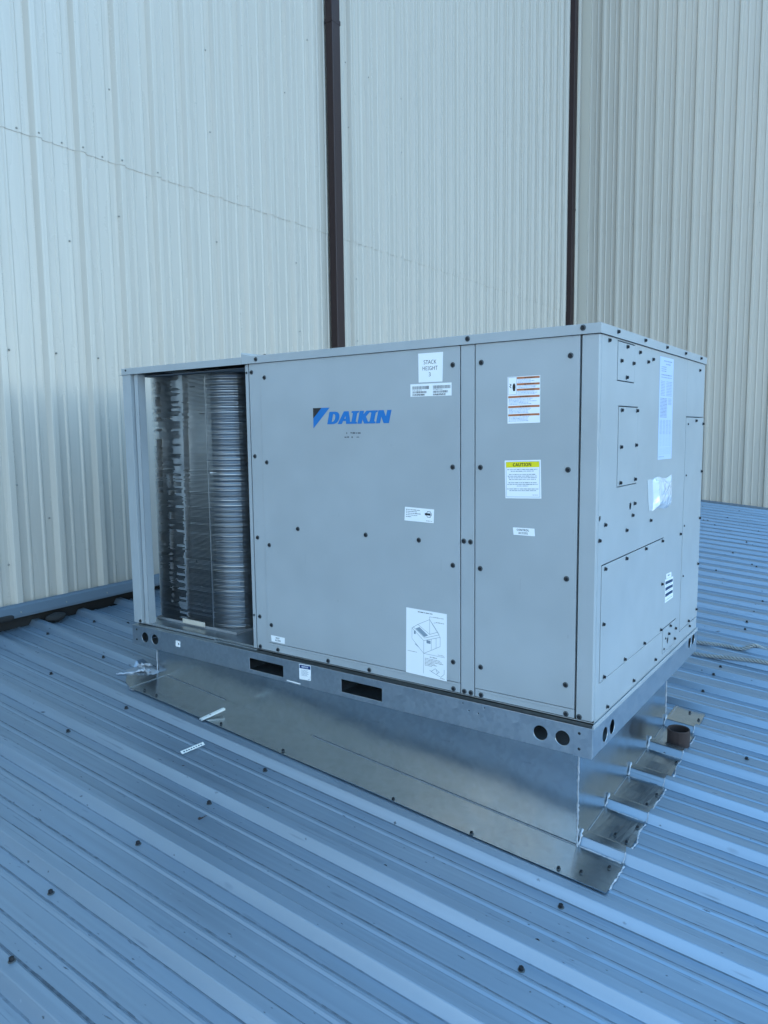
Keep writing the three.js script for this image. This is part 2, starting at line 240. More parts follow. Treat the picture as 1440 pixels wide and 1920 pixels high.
// ------------------------------------------------------------ left wall
const WH = 12;
const WRIB = 0.036, WPROF = [[0.0205, 0], [0.0015, 0.95], [-0.002, 1], [-0.035, 1], [-0.0385, 0.95], [-0.0595, 0], [-0.105, 0], [-0.115, 0.2], [-0.124, 0.2], [-0.134, 0], [-0.2065, 0], [-0.2165, 0.2], [-0.2255, 0.2], [-0.2355, 0]];
{
  const w = thing('metal_wall', [wallLx(-4), -0.12, -4], 'tall pale ribbed metal wall left of the unit, its sheets overlapping along a slanting joint', 'wall');
  const P = 0.2985, z0 = 0.143, seamY = (z) => 2.7235 - 0.0243 * z;
  const end = -10.36;
  for (let p = -11; p <= 11; p++) for (const upper of [0, 1]) {
    const prof = []; let stop = false;
    for (let r = 0; r < 3 && !stop; r++) for (const [d, h] of WPROF) { const z = z0 - 0.0205 + d * (P / PITCH) - P * (p * 3 + r); if (z < end) { stop = true; break; } prof.push([z, h]); }
    if (prof.length < 2) continue;
    if (!stop) prof.push([z0 - P * (p * 3 + 3) - 0.01, 0]);
    prof.v0 = p * 0.9;
    const st = [0, 1], off = upper ? 0.0035 : 0;
    part('wall_panel', sweep(prof, [0, 6 + upper * 4], (s, i) => {
      const z = prof[i][0], y = upper ? (s ? WH : seamY(z) - 0.02 * 0 + (prof[i][1] > 0.5 ? -0.004 : 0)) : (s ? seamY(z) + 0.1 : -0.03);
      return [wallLx(z) + off + prof[i][1] * WRIB, y, z];
    }, true), M.wall, w);
    // the lap edge itself: the thickness of the upper sheet
    if (upper) part('lap_edge', sweep(prof, [0, 0.1], (s, i) => { const z = prof[i][0], y = seamY(z) + (prof[i][1] > 0.5 ? -0.004 : 0); return [wallLx(z) + (s ? 0.0035 : 0.0004) + prof[i][1] * WRIB, y, z]; }, true), M.wall, w);
  }
  // solid wall behind the sheets
  const g = new THREE.BoxGeometry(0.3, WH + 1, 21.49); g.translate(-0.17, (WH - 1) / 2, -0.75); g.rotateY(Math.atan(0.058)); g.translate(wallLx(0), 0, 0);
  part('wall_core', metric(g), M.core, w);
  // base flashing over the rib ends, with the dark gap below it
  const zs = []; for (let z = 9.94; z > -10.3; z -= 0.6) zs.push(z);
  const fp = [[0.036, 0.004], [0.042, -0.006], [0.050, -0.012], [0.074, -0.056], [0.077, -0.068], [0.077, -0.070], [0.070, -0.071]];
  const fl = sweep(fp, zs, (s, i) => [wallLx(zs[s]) + fp[i][0], -0.006 + fp[i][1] + (zs[s] < -1 ? 0.02 * (-1 - zs[s]) * 0.2 : 0), zs[s]]);
  part('base_flashing', fl, M.flash, w);
  part('foam_closure', (() => { const f = [[0.03, -0.02], [0.03, -0.16]]; return sweep(f, zs, (s, i) => [wallLx(zs[s]) + f[i][0] - 0.012, f[i][1], zs[s]]); })(), M.black, w);
  { reseed(5); const b = new THREE.IcosahedronGeometry(0.05, 3), q = b.attributes.position; for (let i = 0; i < q.count; i++) { const n = 0.75 + 0.45 * vnoise(q.getX(i) * 40 + 50, q.getZ(i) * 40 + q.getY(i) * 23 + 50, 99, 99); q.setXYZ(i, q.getX(i) * n * 0.9, q.getY(i) * n * 0.55, q.getZ(i) * n * 1.35); } b.computeVertexNormals(); b.translate(wallLx(0) + 0.07, -0.125, -0.085); part('torn_foam', metric(b), M.black, w); }
  { const b = new THREE.CapsuleGeometry(0.022, 0.10, 4, 10).rotateX(Math.PI / 2).scale(0.5, 0.8, 1); b.translate(wallLx(0.25) + 0.073, -0.068, 0.245); part('painted_slot', metric(b), M.black, w); }  // black capsule painted in for the dark inside of a slot
  for (let k = 0; k < 9; k++) { const z = 0.143 - 0.04 - 0.2985 * k + 0.02; spot('screw', SCREWWALL, M.wallScrew, w, [wallLx(z) + 0.064, -0.05, z], [0, Math.PI / 2, 0]); }
  for (const [z, y] of [[-0.733, 3.196], [-1.604, 3.789], [-1.623, 3.22], [-0.075, 2.746], [-0.193, 2.749], [-0.365, 2.754], [-0.49, 2.758], [-0.654, 2.758], [-0.781, 2.766], [-1.077, 2.771], [-0.756, 2.412], [-0.382, 2.179], [-1.65, 2.432], [-2.492, 4.375], [-2.834, 4.372], [-2.511, 3.821], [-3.415, 4.417], [-3.757, 4.405], [-4.371, 4.426], [-3.441, 3.847], [-5.313, 4.452], [-4.372, 3.89], [-2.569, 2.441], [-3.49, 2.457], [-3.501, 1.869], [-2.598, 1.865], [0.083, 0.697], [-0.132, 0.479], [0.146, 0.231], [0.056, 1.48], [-0.245, 1.485], [-0.545, 1.478]])
    spot('screw', SCREWWALL, M.wallScrew, w, [wallLx(z) + 0.004 + (roofLike(z) * WRIB), y, z], [0, Math.PI / 2, 0]);
  function roofLike(z) { let d = ((z - z0 + 0.0205) % P + P) % P - P; if (d < -P + 0.0205) d += P; return d < 0.0205 && d > -0.0595 ? (d > 0 ? 1 - d / 0.0205 : d > -0.04 ? 1 : (d + 0.0595) / 0.0195) : 0; }
}
// ------------------------------------------------------------ back wall
{
  const w = thing('metal_wall', [2, -0.5, -10.46], 'shaded ribbed metal wall behind the unit at the right, running away from the corner', 'wall');
  const P = 0.3, x0 = -3.387, seamY = 4.33;
  for (let p = -1; p <= 13; p++) for (const upper of [0, 1]) {
    const prof = []; for (let r = p < 0 ? 1 : 0; r < 3; r++) for (const [d, h] of WPROF) { const x = x0 - d * (P / PITCH) + P * (p * 3 + r); if (x > -3.89) prof.push([x, h]); }
    // mirrored so that the right-hand sides of the ribs face the open roof
    prof.push([x0 - 0.0205 + P * (p * 3 + 3) + 0.01, 0]); prof.v0 = p * 0.9;
    part('wall_panel', sweep(prof, [0, 6 + upper * 4], (s, i) => { const x = prof[i][0], y = upper ? (s ? WH : seamY) : (s ? seamY + 0.1 : panY(x, -10.4) - 0.02); return [x, y, wallRz(x) + (upper ? 0.0035 : 0) + prof[i][1] * WRIB]; }, true), M.wall, w);
  }
  const g = new THREE.BoxGeometry(14, WH + 2, 0.3); g.translate(2.6, (WH - 2) / 2, wallRz(2.6) - 0.22); part('wall_core', metric(g), M.core, w);
  // inside-corner trim: one leg on each wall, lapped at 5.95 m
  const cz = -10.375, cx = wallLx(cz);
  for (const [y0, y1, o] of [[-0.3, 6.0, 0], [5.95, WH, 0.004]]) {
    const tp = [[cx + 0.018 + o, cz + 0.19], [cx + 0.016 + o, cz + 0.012 + o], [cx + 0.03 + o, cz - 0.002 + o], [cx + 0.19, wallRz(cx + 0.2) + 0.03 + o], [cx + 0.192, wallRz(cx + 0.2) + 0.002]];
    part('corner_trim', sweep(tp.map(([a, b]) => [a, b]), [0, 8], (s, i) => [tp[i][0], s ? y1 : y0, tp[i][1]], true), M.trim, w);
  }
  const bt = [[0.05, 0.02], [0.055, -0.0], [0.058, -0.035]], xs = [-4, -2, 0, 2, 5, 9];
  part('base_flashing', sweep(bt, xs, (s, i) => [xs[s], panY(xs[s], -10.4) + 0.045 + bt[i][1], wallRz(xs[s]) + bt[i][0]], true), M.flash, w);
  for (const [x, y] of [[-3.117, 4.37], [-2.5, 4.37], [-1.218, 4.38], [-3.9, 5.99], [-3.88, 4.05], [-3.88, 3.2]]) spot('screw', SCREWWALL, M.wallScrew, w, [x, y, wallRz(x) + 0.012]);
}
// ------------------------------------------------------------ downspouts
function spout(z1, z2, d, label) {
  const x = wallLx((z1 + z2) / 2), t = thing('downspout', [x, -0.1, (z1 + z2) / 2], label, 'downspout', null);
  part('pipe', box(x + 0.034, x + d, -0.12, WH, z2, z1, 0.008), M.brown, t);
  for (const y of [1.2, 4.6, 8]) part('strap', box(x + 0.03, x + d + 0.002, y, y + 0.04, z2 - 0.004, z1 + 0.004, 0.002), M.brown, t);
}
spout(-3.07, -3.182, 0.115, 'dark brown square downspout in the middle of the left wall, rising behind the unit');
spout(-9.77, -9.91, 0.125, 'dark brown square downspout in the inside corner of the two walls');

// ------------------------------------------------------------ roof curb
{
  const t = thing('roof_curb', [-1.2, -0.4, -0.6], 'galvanised sheet metal roof curb with wide flanges under the packaged unit', 'roof curb');
  const XR = (z) => -0.045 + 0.0265 * z, XL = -2.305, ZB = -1.262, DZc = -1.4828, TOP = -0.1232;
  const sheet = (a, b, yb0, yb1, nm) => { // a vertical wall from a to b, bottom heights yb0, yb1
    const n = 60, m = 10, P = [], I = [], L = Math.hypot(b[0] - a[0], b[1] - a[1]), nx = -(b[1] - a[1]) / L, nz = (b[0] - a[0]) / L;
    for (let i = 0; i <= n; i++) for (let j = 0; j <= m; j++) {
      const f = i / n, v = j / m, y0 = yb0 + (yb1 - yb0) * f, e = Math.min(1, 8 * Math.min(f, 1 - f, v, 1 - v)), w = e * 0.0032 * (vnoise(f * L * 4 + 3, v * 1.6 + a[0] + 9, 99, 99) - 0.5) + e * 0.0012 * (vnoise(f * L * 13, v * 4 + 20, 99, 99) - 0.5);
      P.push(a[0] + (b[0] - a[0]) * f + nx * w, y0 + (TOP - y0) * v, a[1] + (b[1] - a[1]) * f + nz * w);
      if (i < n && j < m) { const k = i * (m + 1) + j; I.push(k, k + m + 1, k + m + 2, k, k + m + 2, k + 1); }
    }
    const g = new THREE.BufferGeometry(); g.setAttribute('position', new THREE.Float32BufferAttribute(P, 3)); g.setIndex(I); g.computeVertexNormals();
    return part(nm, metric(g), M.galv, t);
  };
  const pb = (x, z) => panY(x, z) + 0.006;
  sheet([XL, -0.002], [XR(-0.002), -0.002], pb(XL, 0), pb(XR(0), 0), 'front_side');
  sheet([XR(-0.002), -0.002], [XR(ZB), ZB], pb(XR(0), 0), pb(XR(ZB), ZB) - 0.01, 'right_side');
  sheet([XL, -0.002], [XL, ZB], pb(XL, 0) - 0.01, pb(XL, ZB) - 0.01, 'left_side');
  sheet([XL, ZB], [XR(ZB), ZB], pb(XL, ZB) - 0.01, pb(XR(ZB), ZB) - 0.01, 'back_side');
  { // unseen lid added so that the inside stays dark
    part('added_lid', box(-2.49, -0.004, TOP - 0.003, TOP - 0.0005, DZc + 0.004, -0.006), M.lining, t);
  }
  { // front flange on the roof pan
    const xs = []; for (let i = 0; i <= 16; i++) xs.push(-2.24 + (2.24 + 0.118) * i / 16);
    const fe = (x) => 0.217 - 0.0147 * (x + 2.22), fp = [[0], [0.15], [0.55], [1], [1.0], [1.0]];
    part('front_flange', metric(sweep(fp.map((f) => [f[0], 0]), xs, (s, i) => { const x = xs[s], z0 = x > -0.045 ? -0.010 : -0.002, z = z0 + (fe(x) - z0) * fp[i][0] - (i === 5 ? 0.004 : 0); const y = panY(x, z) + [0.006, 0.0055, 0.006 + 0.002 * Math.sin(x * 9), 0.0075 + 0.002 * Math.sin(x * 6), 0.005, 0.005][i]; return [x, y, z]; })), M.galv, t);
    // left corner piece
    const P = [[-2.24, -0.002], [-2.24, fe(-2.24)], [-2.31, 0.190], [-2.385, 0.130], [-2.38, 0.06], [-2.31, 0.03], [-2.305, -0.002]], s = new THREE.Shape(P.map(([x, z]) => new THREE.Vector2(x, -z)));
    const g = new THREE.ExtrudeGeometry(s, { depth: 0.002, bevelEnabled: false }); g.rotateX(-Math.PI / 2); const q = g.attributes.position; for (let i = 0; i < q.count; i++) q.setY(i, q.getY(i) + panY(q.getX(i), q.getZ(i)) + 0.006);
    g.computeVertexNormals(); part('corner_flange', metric(g), M.galv, t);
  }
  // right flange: one piece per roof rib, formed over it
  const xe = (z) => z > -0.05 ? 0.113 : 0.110 + (z + 0.01) * 0.037 + 0.006 * Math.sin(z * 31);
  for (let k = 1; k <= 5; k++) {
    const n = 8, st = []; for (let i = 0; i <= n; i++) st.push(i / n);
    const pr = [[0.0005, 0.985], ...PROF.slice(2, 6), [-0.075, 0], [-0.17, 0], [-0.26, 0], [-PITCH + 0.024, 0]], prof = (k === 5 ? pr.slice(0, 8) : pr).map(([d, h]) => [d, h]);
    part('flashing_plate', metric(sweep(prof, st, (s, i) => {
      const x = XR(ribZ(k, 0)) - 0.012 + (xe(ribZ(k, 0) + prof[i][0]) - XR(ribZ(k, 0)) + 0.012) * st[s], z = ribZ(k, x) + prof[i][0] + (i < 3 ? 0.004 : 0);
      return [x, panY(x, z) + 0.0068 - 0.0048 * prof[i][1] + prof[i][1] * (RIBH + 0.001) + 0.0012 * Math.sin(k * 3 + z * 40 + x * 30) * (prof[i][1] ? 0 : 1), z];
    })), M.galv, t);
  }
  // sealant, and added beads for the lit fold lines
  const S = (pts, r, s, b) => part('sealant_and_fold_bead', bead(pts, r, s, b), M.sealAndFold, t);
  S([[-0.0445, TOP - 0.004, 0.0005], [-0.0445, -0.25, 0.001], [-0.0445, -0.36, 0.001], [-0.0445, -0.455, 0.002]], 0.0028, 3, 0.7);
  S([[-2.305, TOP - 0.006, 0], [-2.305, -0.19, 0.001], [-2.304, pb(-2.3, 0), 0.002]], 0.003, 4, 0.6);
  S([[-0.085, -0.13, -1.262], [-0.0785, -0.25, -1.264], [-0.0785, pb(-0.08, -1.26) + 0.0, -1.264]], 0.0025, 6, 0.6);
  for (let k = 1; k <= 5; k++) {
    const z = ribZ(k, XR(0)), x = XR(z) + 0.003, y = (zz, h) => panY(x, zz) + 0.006 + h;
    S([[x, y(z + 0.022, 0), z + 0.024], [x + 0.001, y(z + 0.01, 0.018), z + 0.012], [x, y(z, RIBH + 0.002), z - 0.001], [x, y(z, RIBH + 0.008), z - 0.016]], 0.0034, 20 + k, 0.9);
    const e = xe(z); S([[x + 0.004, y(z + 0.025, 0), z + 0.0275], [(x + e) / 2, panY((x + e) / 2, z) + 0.006, z + 0.026], [e - 0.006, panY(e, z) + 0.006, z + 0.0245]], 0.0017, 40 + k, 1.0);
    S([[e - 0.002, panY(e, z) + 0.007, z + 0.024], [e, panY(e, z) + 0.02, z + 0.012], [e, panY(e, z) + RIBH + 0.005, z]], 0.0014, 60 + k, 1.0);
    if (k < 5) S([[xe(z - 0.06), panY(0.1, z - 0.06) + 0.004, z - 0.064], [xe(z - 0.12) + 0.003, panY(0.1, z - 0.12) + 0.004, z - 0.12], [xe(z - 0.2) + 0.001, panY(0.1, z - 0.2) + 0.004, z - 0.2], [xe(z - 0.27) + 0.004, panY(0.1, z - 0.27) + 0.004, z - 0.27]], 0.0017, 80 + k, 1.2);
S([0.085, 0.14, 0.20, 0.265].map((q) => [XR(z - q) + 0.0018, panY(XR(z - q), z - q) + 0.0072, z - q]), 0.0011, 100 + k, 0.15);  // added bead drawing the lit line of the plate fold
  }
  S([[0.119, panY(0.12, 0.17) + 0.005, 0.16], [0.120, panY(0.12, 0.1) + 0.005, 0.09], [0.119, panY(0.12, 0) + 0.005, 0.01]], 0.002, 120, 1.3);
  S([[-2.43, pb(-2.43, 0.16), 0.16], [-2.38, pb(-2.38, 0.1) + 0.004, 0.105], [-2.36, pb(-2.36, 0.06) + 0.012, 0.06], [-2.33, pb(-2.33, 0.03) + 0.006, 0.03], [-2.305, pb(-2.3, 0) + 0.004, 0.01]], 0.0036, 130, 1.2);
  S([[-2.42, pb(-2.42, 0.03) + 0.012, 0.035], [-2.37, pb(-2.37, 0.02) + 0.03, 0.02], [-2.345, pb(-2.34, 0.0) + 0.024, 0.0]], 0.0045, 131, 1.3);
  S([[-2.39, pb(-2.39, 0.02) + 0.02, 0.05], [-2.36, pb(-2.36, 0.05) + 0.018, 0.045], [-2.33, pb(-2.33, 0.05) + 0.01, 0.05], [-2.31, pb(-2.31, 0.03) + 0.006, 0.045]], 0.003, 132, 1.3);
  S([[-2.242, panY(-2.24, 0.2) + 0.006, 0.219], [-2.225, panY(-2.22, 0.21) + 0.006, 0.224], [-2.20, panY(-2.2, 0.21) + 0.004, 0.222]], 0.0026, 133, 1.0);
  S([[-2.29, pb(-2.29, 0) + 0.001, 0.001], [-1.8, pb(-1.8, 0) + 0.001, 0.0015]], 0.0012, 134, 0.15);  // added bead, left end of the lit fold line
  S([[-1.25, pb(-1.25, 0) + 0.0012, 0.0015], [-0.6, pb(-0.6, 0) + 0.0012, 0.0015], [-0.046, pb(-0.05, 0) + 0.001, 0.002]], 0.0014, 135, 0.12);  // added bead giving the curb fold its thin lit line
  { const n = 26, P = [], pt = (a, b) => { const u = a / n, v = b / n, x = -2.445 + 0.165 * u, z = -0.03 + 0.135 * v, e = Math.min(u, 1 - u, v, 1 - v) * 5; return [x + 0.012 * (vnoise(u * 6, v * 6 + 4, 99, 99) - 0.5), panY(x, z) + Math.max(0.0045, Math.min(1, e) * (0.003 + 0.016 * Math.exp(-(((z - 0.015) / 0.03) ** 2))) + 0.007 * (vnoise(u * 9, v * 9, 99, 99) - 0.5) + 0.004 * (vnoise(u * 20, v * 20, 99, 99) - 0.5)), z + 0.02 * (vnoise(u * 7 + 9, v * 5, 99, 99) - 0.5)]; };
    for (let a = 0; a < n; a++) for (let b = 0; b < n; b++) for (const [i, j] of [[a, b], [a + 1, b + 1], [a + 1, b], [a, b], [a, b + 1], [a + 1, b + 1]]) P.push(...pt(i, j));
    const g = new THREE.BufferGeometry(); g.setAttribute('position', new THREE.Float32BufferAttribute(P, 3)); g.computeVertexNormals(); part('sealant_patch', metric(g), M.sealAndFold, t); }
  for (const [x, z] of [[-2.16, 0.19], [-2.07, 0.19], [-1.62, 0.19], [-1.25, 0.185], [-0.69, 0.185], [-0.36, 0.18], [0.02, 0.135], [0.085, 0.05], [-0.045, 0.165], [0.088, -0.25], [0.04, -0.15], [0.085, -0.13], [0.08, -0.53], [0.07, -0.43], [0.072, -0.86], [0.06, -1.12], [0.045, -1.40], [-0.01, -1.46]])
    spot('screw', SCREWR, M.screw, t, [x, panY(x, z) + 0.007, z], [-Math.PI / 2, 0, 0]);
}

// ------------------------------------------------------------ packaged unit
const unit = thing('packaged_rooftop_unit', [-1.24, -0.124, -0.74], 'grey packaged rooftop air conditioning unit with exposed coil at its left end', 'air conditioner');
const H = 1.285, CAP = 1.3175, XL = -2.4946, DZ = -1.4828;
const FSC = (list, parent, z = 0, g = SCREW) => list.forEach(([x, y]) => spot('screw', g, M.screw, parent, [x, y, z]));
const RSC = (list, parent, x = 0.001, g = SCREWR) => list.forEach(([z, y]) => spot('screw', g, M.screw, parent, [x, y, z], [0, Math.PI / 2, 0]));
// base rails
{
  const YT = -0.0194, YB = -0.1239;
  const fr = part('base_rail', join([
    plate(rect(XL, 0.004, YB, YT), 0.003, 0.0008, [['c', -2.390, -0.074, 0.0262], ['c', -2.309, -0.073, 0.0262], ['c', -0.1825, -0.075, 0.0262], ['c', -0.1015, -0.075, 0.0262], ['r', -1.619, -1.408, -0.105, -0.052], ['r', -1.076, -0.866, -0.105, -0.05], ['c', -0.493, -0.032, 0.0028], ['c', -0.467, -0.056, 0.0028], ['c', -0.428, -0.058, 0.0028], ['c', -0.402, -0.032, 0.0028]]).translate(0, 0, 0.006),
    box(XL, 0.003, YT - 0.0025, YT, -0.03, 0.005), box(XL, 0.0, YB, YB + 0.003, -0.02, 0.004)]), M.rail, unit);
  part('rail_end_bracket', join([plate(rect(-0.062, 0.0045, YB - 0.001, YT + 0.001), 0.002, 0.0006).translate(0, 0, 0.0085)]), M.rail, unit);
  const rg = toRight(plate(rect(-0.004, 1.4828, YB, YT + 0.01), 0.003, 0.0008, [['c', 0.1225, -0.082, 0.0262], ['c', 0.199, -0.080, 0.0262], ['c', 1.340, -0.050, 0.0262], ['c', 1.414, -0.050, 0.0262]]), 0.004);
  part('base_rail', rg, M.rail, unit);
  part('base_rail', box(XL, 0, YB, YT, DZ - 0.003, DZ), M.rail, unit);
  part('base_rail', box(XL, XL + 0.003, YB, YT, DZ, 0), M.rail, unit);
  part('base_pan', join([box(XL + 0.004, -0.002, -0.0165, -0.0125, DZ + 0.002, -0.032), box(XL, -1.60, -0.0165, -0.004, -0.040, -0.028), box(-1.87, -1.58, -0.0115, -0.0085, -0.024, -0.004)]), M.rail, unit);
  for (const [a, b] of [[-1.65, -1.38], [-1.10, -0.84]]) part('slot_liner', join([box(a, b, -0.123, -0.119, -0.5, -0.004), box(a, b, -0.121, -0.07, -0.30, -0.297)]), M.rail, unit);
  FSC([[-2.455, -0.040], [-2.457, -0.094], [-0.041, -0.043], [-0.041, -0.098]], fr, 0.0075, SCREWS);
  // (the four pilot holes right of the second slot are punched through)
}
// closed body behind the panels
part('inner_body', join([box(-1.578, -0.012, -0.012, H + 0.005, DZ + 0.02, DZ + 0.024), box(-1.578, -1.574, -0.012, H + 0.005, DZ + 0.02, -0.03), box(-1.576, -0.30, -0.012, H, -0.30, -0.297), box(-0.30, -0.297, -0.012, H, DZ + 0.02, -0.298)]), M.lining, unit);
part('back_panel', box(XL + 0.9, -0.002, -0.012, H, DZ, DZ + 0.004), M.paint, unit);
// front: jamb, left post, large panel, mullion, control panel, corner post
part('coil_jamb', join([box(-1.603, -1.5835, -0.004, H, -0.055, -0.008, 0.002), box(-1.588, -1.574, -0.004, H, -0.055, -0.05)]), M.paint, unit);
FSC([[-1.593, 1.248], [-1.593, 0.152]], unit, -0.007, SCREWS);
const lp = part('corner_post', box(-1.573, -1.496, 0.001, H, -0.02, -0.0025, 0.002), M.paint, unit);
FSC([[-1.557, 1.248], [-1.551, 0.88], [-1.55, 0.515], [-1.551, 0.152], [-1.553, 0.012]], lp, -0.0025);
const hem = (x0, x1, y0) => [box(x0, x1, 0.0015, y0 - 0.0025, -0.016, -0.0022, 0.0012), box(x0 + 0.012, x1 - 0.012, y0 - 0.0125, y0 - 0.011, -0.01, -0.0008, 0.0005)];
const pa = part('access_panel', join([box(-1.503, -0.5085, 0.041, H - 0.001, -0.018, 0, 0.0016), ...hem(-1.503, -0.5085, 0.041)]), M.paint, unit); pa.userData.label = 'large blank access panel with the maker’s name';
FSC([[-1.477, 1.221], [-1.477, 0.854], [-1.476, 0.487], [-1.477, 0.123], [-1.304, 0.571], [-0.94, 0.571], [-0.687, 0.569], [-0.537, 1.218], [-0.538, 0.85], [-0.538, 0.486], [-0.537, 0.117]], pa);
FSC([[-0.537, 0.0125], [-1.443, 0.014], [-1.151, 0.0135], [-0.933, 0.0135]], pa, -0.002);
const pm = part('mullion', box(-0.5045, -0.449, 0.001, H - 0.001, -0.018, -0.0012, 0.0016), M.paint, unit);
FSC([[-0.492, 0.58], [-0.4645, 0.579], [-0.490, 0.012], [-0.462, 0.012]], pm, -0.0012);
const pc = part('control_panel', join([box(-0.445, -0.0645, 0.034, H - 0.001, -0.018, 0, 0.0016), ...hem(-0.445, -0.0645, 0.034)]), M.paint, unit); pc.userData.label = 'narrow control panel with warning stickers';
FSC([[-0.422, 1.219], [-0.424, 0.851], [-0.424, 0.485], [-0.421, 0.118], [-0.0955, 1.221], [-0.0985, 0.849], [-0.098, 0.482], [-0.0955, 0.114]], pc);
FSC([[-0.420, 0.012], [-0.0935, 0.011]], pc, -0.002);
const pp = part('corner_post', box(-0.0585, 0, 0.001, H - 0.0005, -0.022, 0, 0.004), M.paint, unit);
FSC([[-0.0455, 0.0115]], pp);
// right side with its punched plates lying in their own openings
const knock = { p1: [0.1825, 0.367, 1.147, 1.276], p2: [0.204, 0.422, 0.782, 1.0575], p3: [0.063, 0.829, 0.121, 0.524], p5: [0.860, 1.076, 0.018, 0.124] };
const GAP = 0.0048;
const holes = Object.values(knock).map(([a, b, c, d]) => ['r', a - GAP, b + GAP * 0.65, c - GAP * 0.6, d + GAP * 0.7]);
const pr = part('end_panel', toRight(plate(rect(0.0226, 1.1420, -0.022, H - 0.0005), 0.004, 0.0012, [...holes, ['c', 0.0365, 0.6875, 0.0095], ['c', 0.363, 0.700, 0.0135]]), 0), M.paint, unit);
part('end_panel', toRight(plate(rect(1.1420, 1.4828, 1.034, H - 0.0005), 0.018, 0.0012), 0), M.paint, unit);
part('end_panel', toRight(plate(rect(1.1420, 1.4828, -0.022, 0.047), 0.018, 0.0012), 0), M.paint, unit);
part('panel_lip', toRight(plate(rect(-0.003, 1.4828, -0.0235, -0.0065), 0.004, 0.001), 0.0075), M.paint, unit);
const kp = {};
for (const [k, [a, b, c, d]] of Object.entries(knock)) kp[k] = part('cover_plate', toRight(plate(rect(a, b, c, d), 0.004, 0.0008, k === 'p5' ? [['c', 0.9415, 0.058, 0.0145]] : []), 0.001), M.paint, unit);
const p4 = part('end_strip', toRight(plate(rect(1.1465, 1.4835, 0.052, 1.030), 0.012, 0.0014), 0.0015), M.paint, unit);
RSC([[-0.275, 1.265], [-0.213, 1.213], [-0.348, 1.213], [-0.275, 1.16]], kp.p1);
RSC([[-0.229, 1.046], [-0.405, 1.047], [-0.23, 0.919], [-0.402, 0.922], [-0.23, 0.794], [-0.4, 0.797]], kp.p2);
RSC([[-0.091, 0.511], [-0.321, 0.513], [-0.563, 0.516], [-0.80, 0.516], [-0.813, 0.331], [-0.084, 0.321], [-0.815, 0.134], [-0.577, 0.134], [-0.329, 0.134], [-0.1, 0.132]], kp.p3);
RSC([[-1.322, 1.016], [-1.468, 1.002], [-1.466, 0.773], [-1.462, 0.545], [-1.457, 0.319], [-1.457, 0.091], [-1.302, 0.066]], p4, 0.0015);
RSC([[-1.176, 1.0], [-1.169, 0.769], [-1.165, 0.539], [-1.173, 0.305]], p4, 0.0015, SCREWS);
RSC([[-0.970, 0.117], [-1.064, 0.084], [-1.050, 0.040], [-0.949, 0.086]], kp.p5); RSC([[-0.899, 0.076], [-0.879, 0.034]], kp.p5, 0.001, SCREWS);
RSC([[-0.087, 1.27], [-0.425, 1.258], [-0.531, 1.231], [-0.596, 1.245], [-1.368, 1.25], [-0.084, 0.662], [-0.03, 0.615], [-0.405, 0.707], [-0.384, 0.665], [-0.317, 0.617], [-0.622, 0.621], [-0.145, 0.011], [-0.449, 0.018], [-0.748, 0.022], [-1.101, 0.509], [-1.333, 0.034]], pr, 0);
// lids
const cap = part('top_cap', join([box(-1.6107, 0.0062, H, CAP, 0.0035, 0.0062, 0.001), box(0.0035, 0.0065, H, CAP, DZ - 0.004, 0.0032, 0.001), box(-1.6107, 0.0062, H, CAP, DZ - 0.006, DZ - 0.003, 0.001), box(-1.6105, 0.006, CAP - 0.003, CAP - 0.0002, DZ - 0.004, 0.006, 0.001), box(-1.6107, -1.6085, CAP - 0.03, CAP + 0.019, DZ, 0.0055, 0.001),
  (() => { const g = new THREE.BufferGeometry(); const a = [-1.6107, CAP - 0.001], P = []; const tri = [[-1.6107, CAP - 0.002, 0.0058], [-1.535, CAP - 0.002, 0.0058], [-1.6107, CAP + 0.014, 0.0058]], bk = tri.map(([x, y, z]) => [x, y, z - 0.002]); P.push(...tri[0], ...tri[1], ...tri[2], ...bk[0], ...bk[2], ...bk[1], ...tri[1], ...bk[1], ...bk[2], ...tri[1], ...bk[2], ...tri[2]); g.setAttribute('position', new THREE.Float32BufferAttribute(P, 3)); g.computeVertexNormals(); return metric(g); })()]), M.lid, unit);
FSC([[-1.52, 1.302], [-0.473, 1.3045], [-0.053, 1.3055]], cap, 0.0062); RSC([[-0.156, 1.304], [-0.465, 1.304], [-0.763, 1.304], [-1.064, 1.304], [-1.355, 1.304]], cap, 0.0065);
spot('screw', SCREW, M.screw, cap, [-1.50, CAP, -0.03], [-Math.PI / 2, 0, 0]);
const cc = part('coil_cap', join([box(-2.4821, -1.6125, H, CAP - 0.001, 0.003, 0.0055, 0.001), box(-2.4821, -2.4796, H, CAP - 0.001, DZ, 0.0028, 0.001), box(-2.4821, -1.6125, H, CAP - 0.001, DZ - 0.005, DZ - 0.0025, 0.001), box(-2.4815, -1.612, CAP - 0.004, CAP - 0.0012, DZ - 0.003, 0.005, 0.001), box(-2.50, -2.44, H - 0.002, H - 0.0005, -0.02, 0.006, 0.0005)]), M.lid, unit);
FSC([[-2.445, 1.306]], cc, 0.0055, SCREWS);
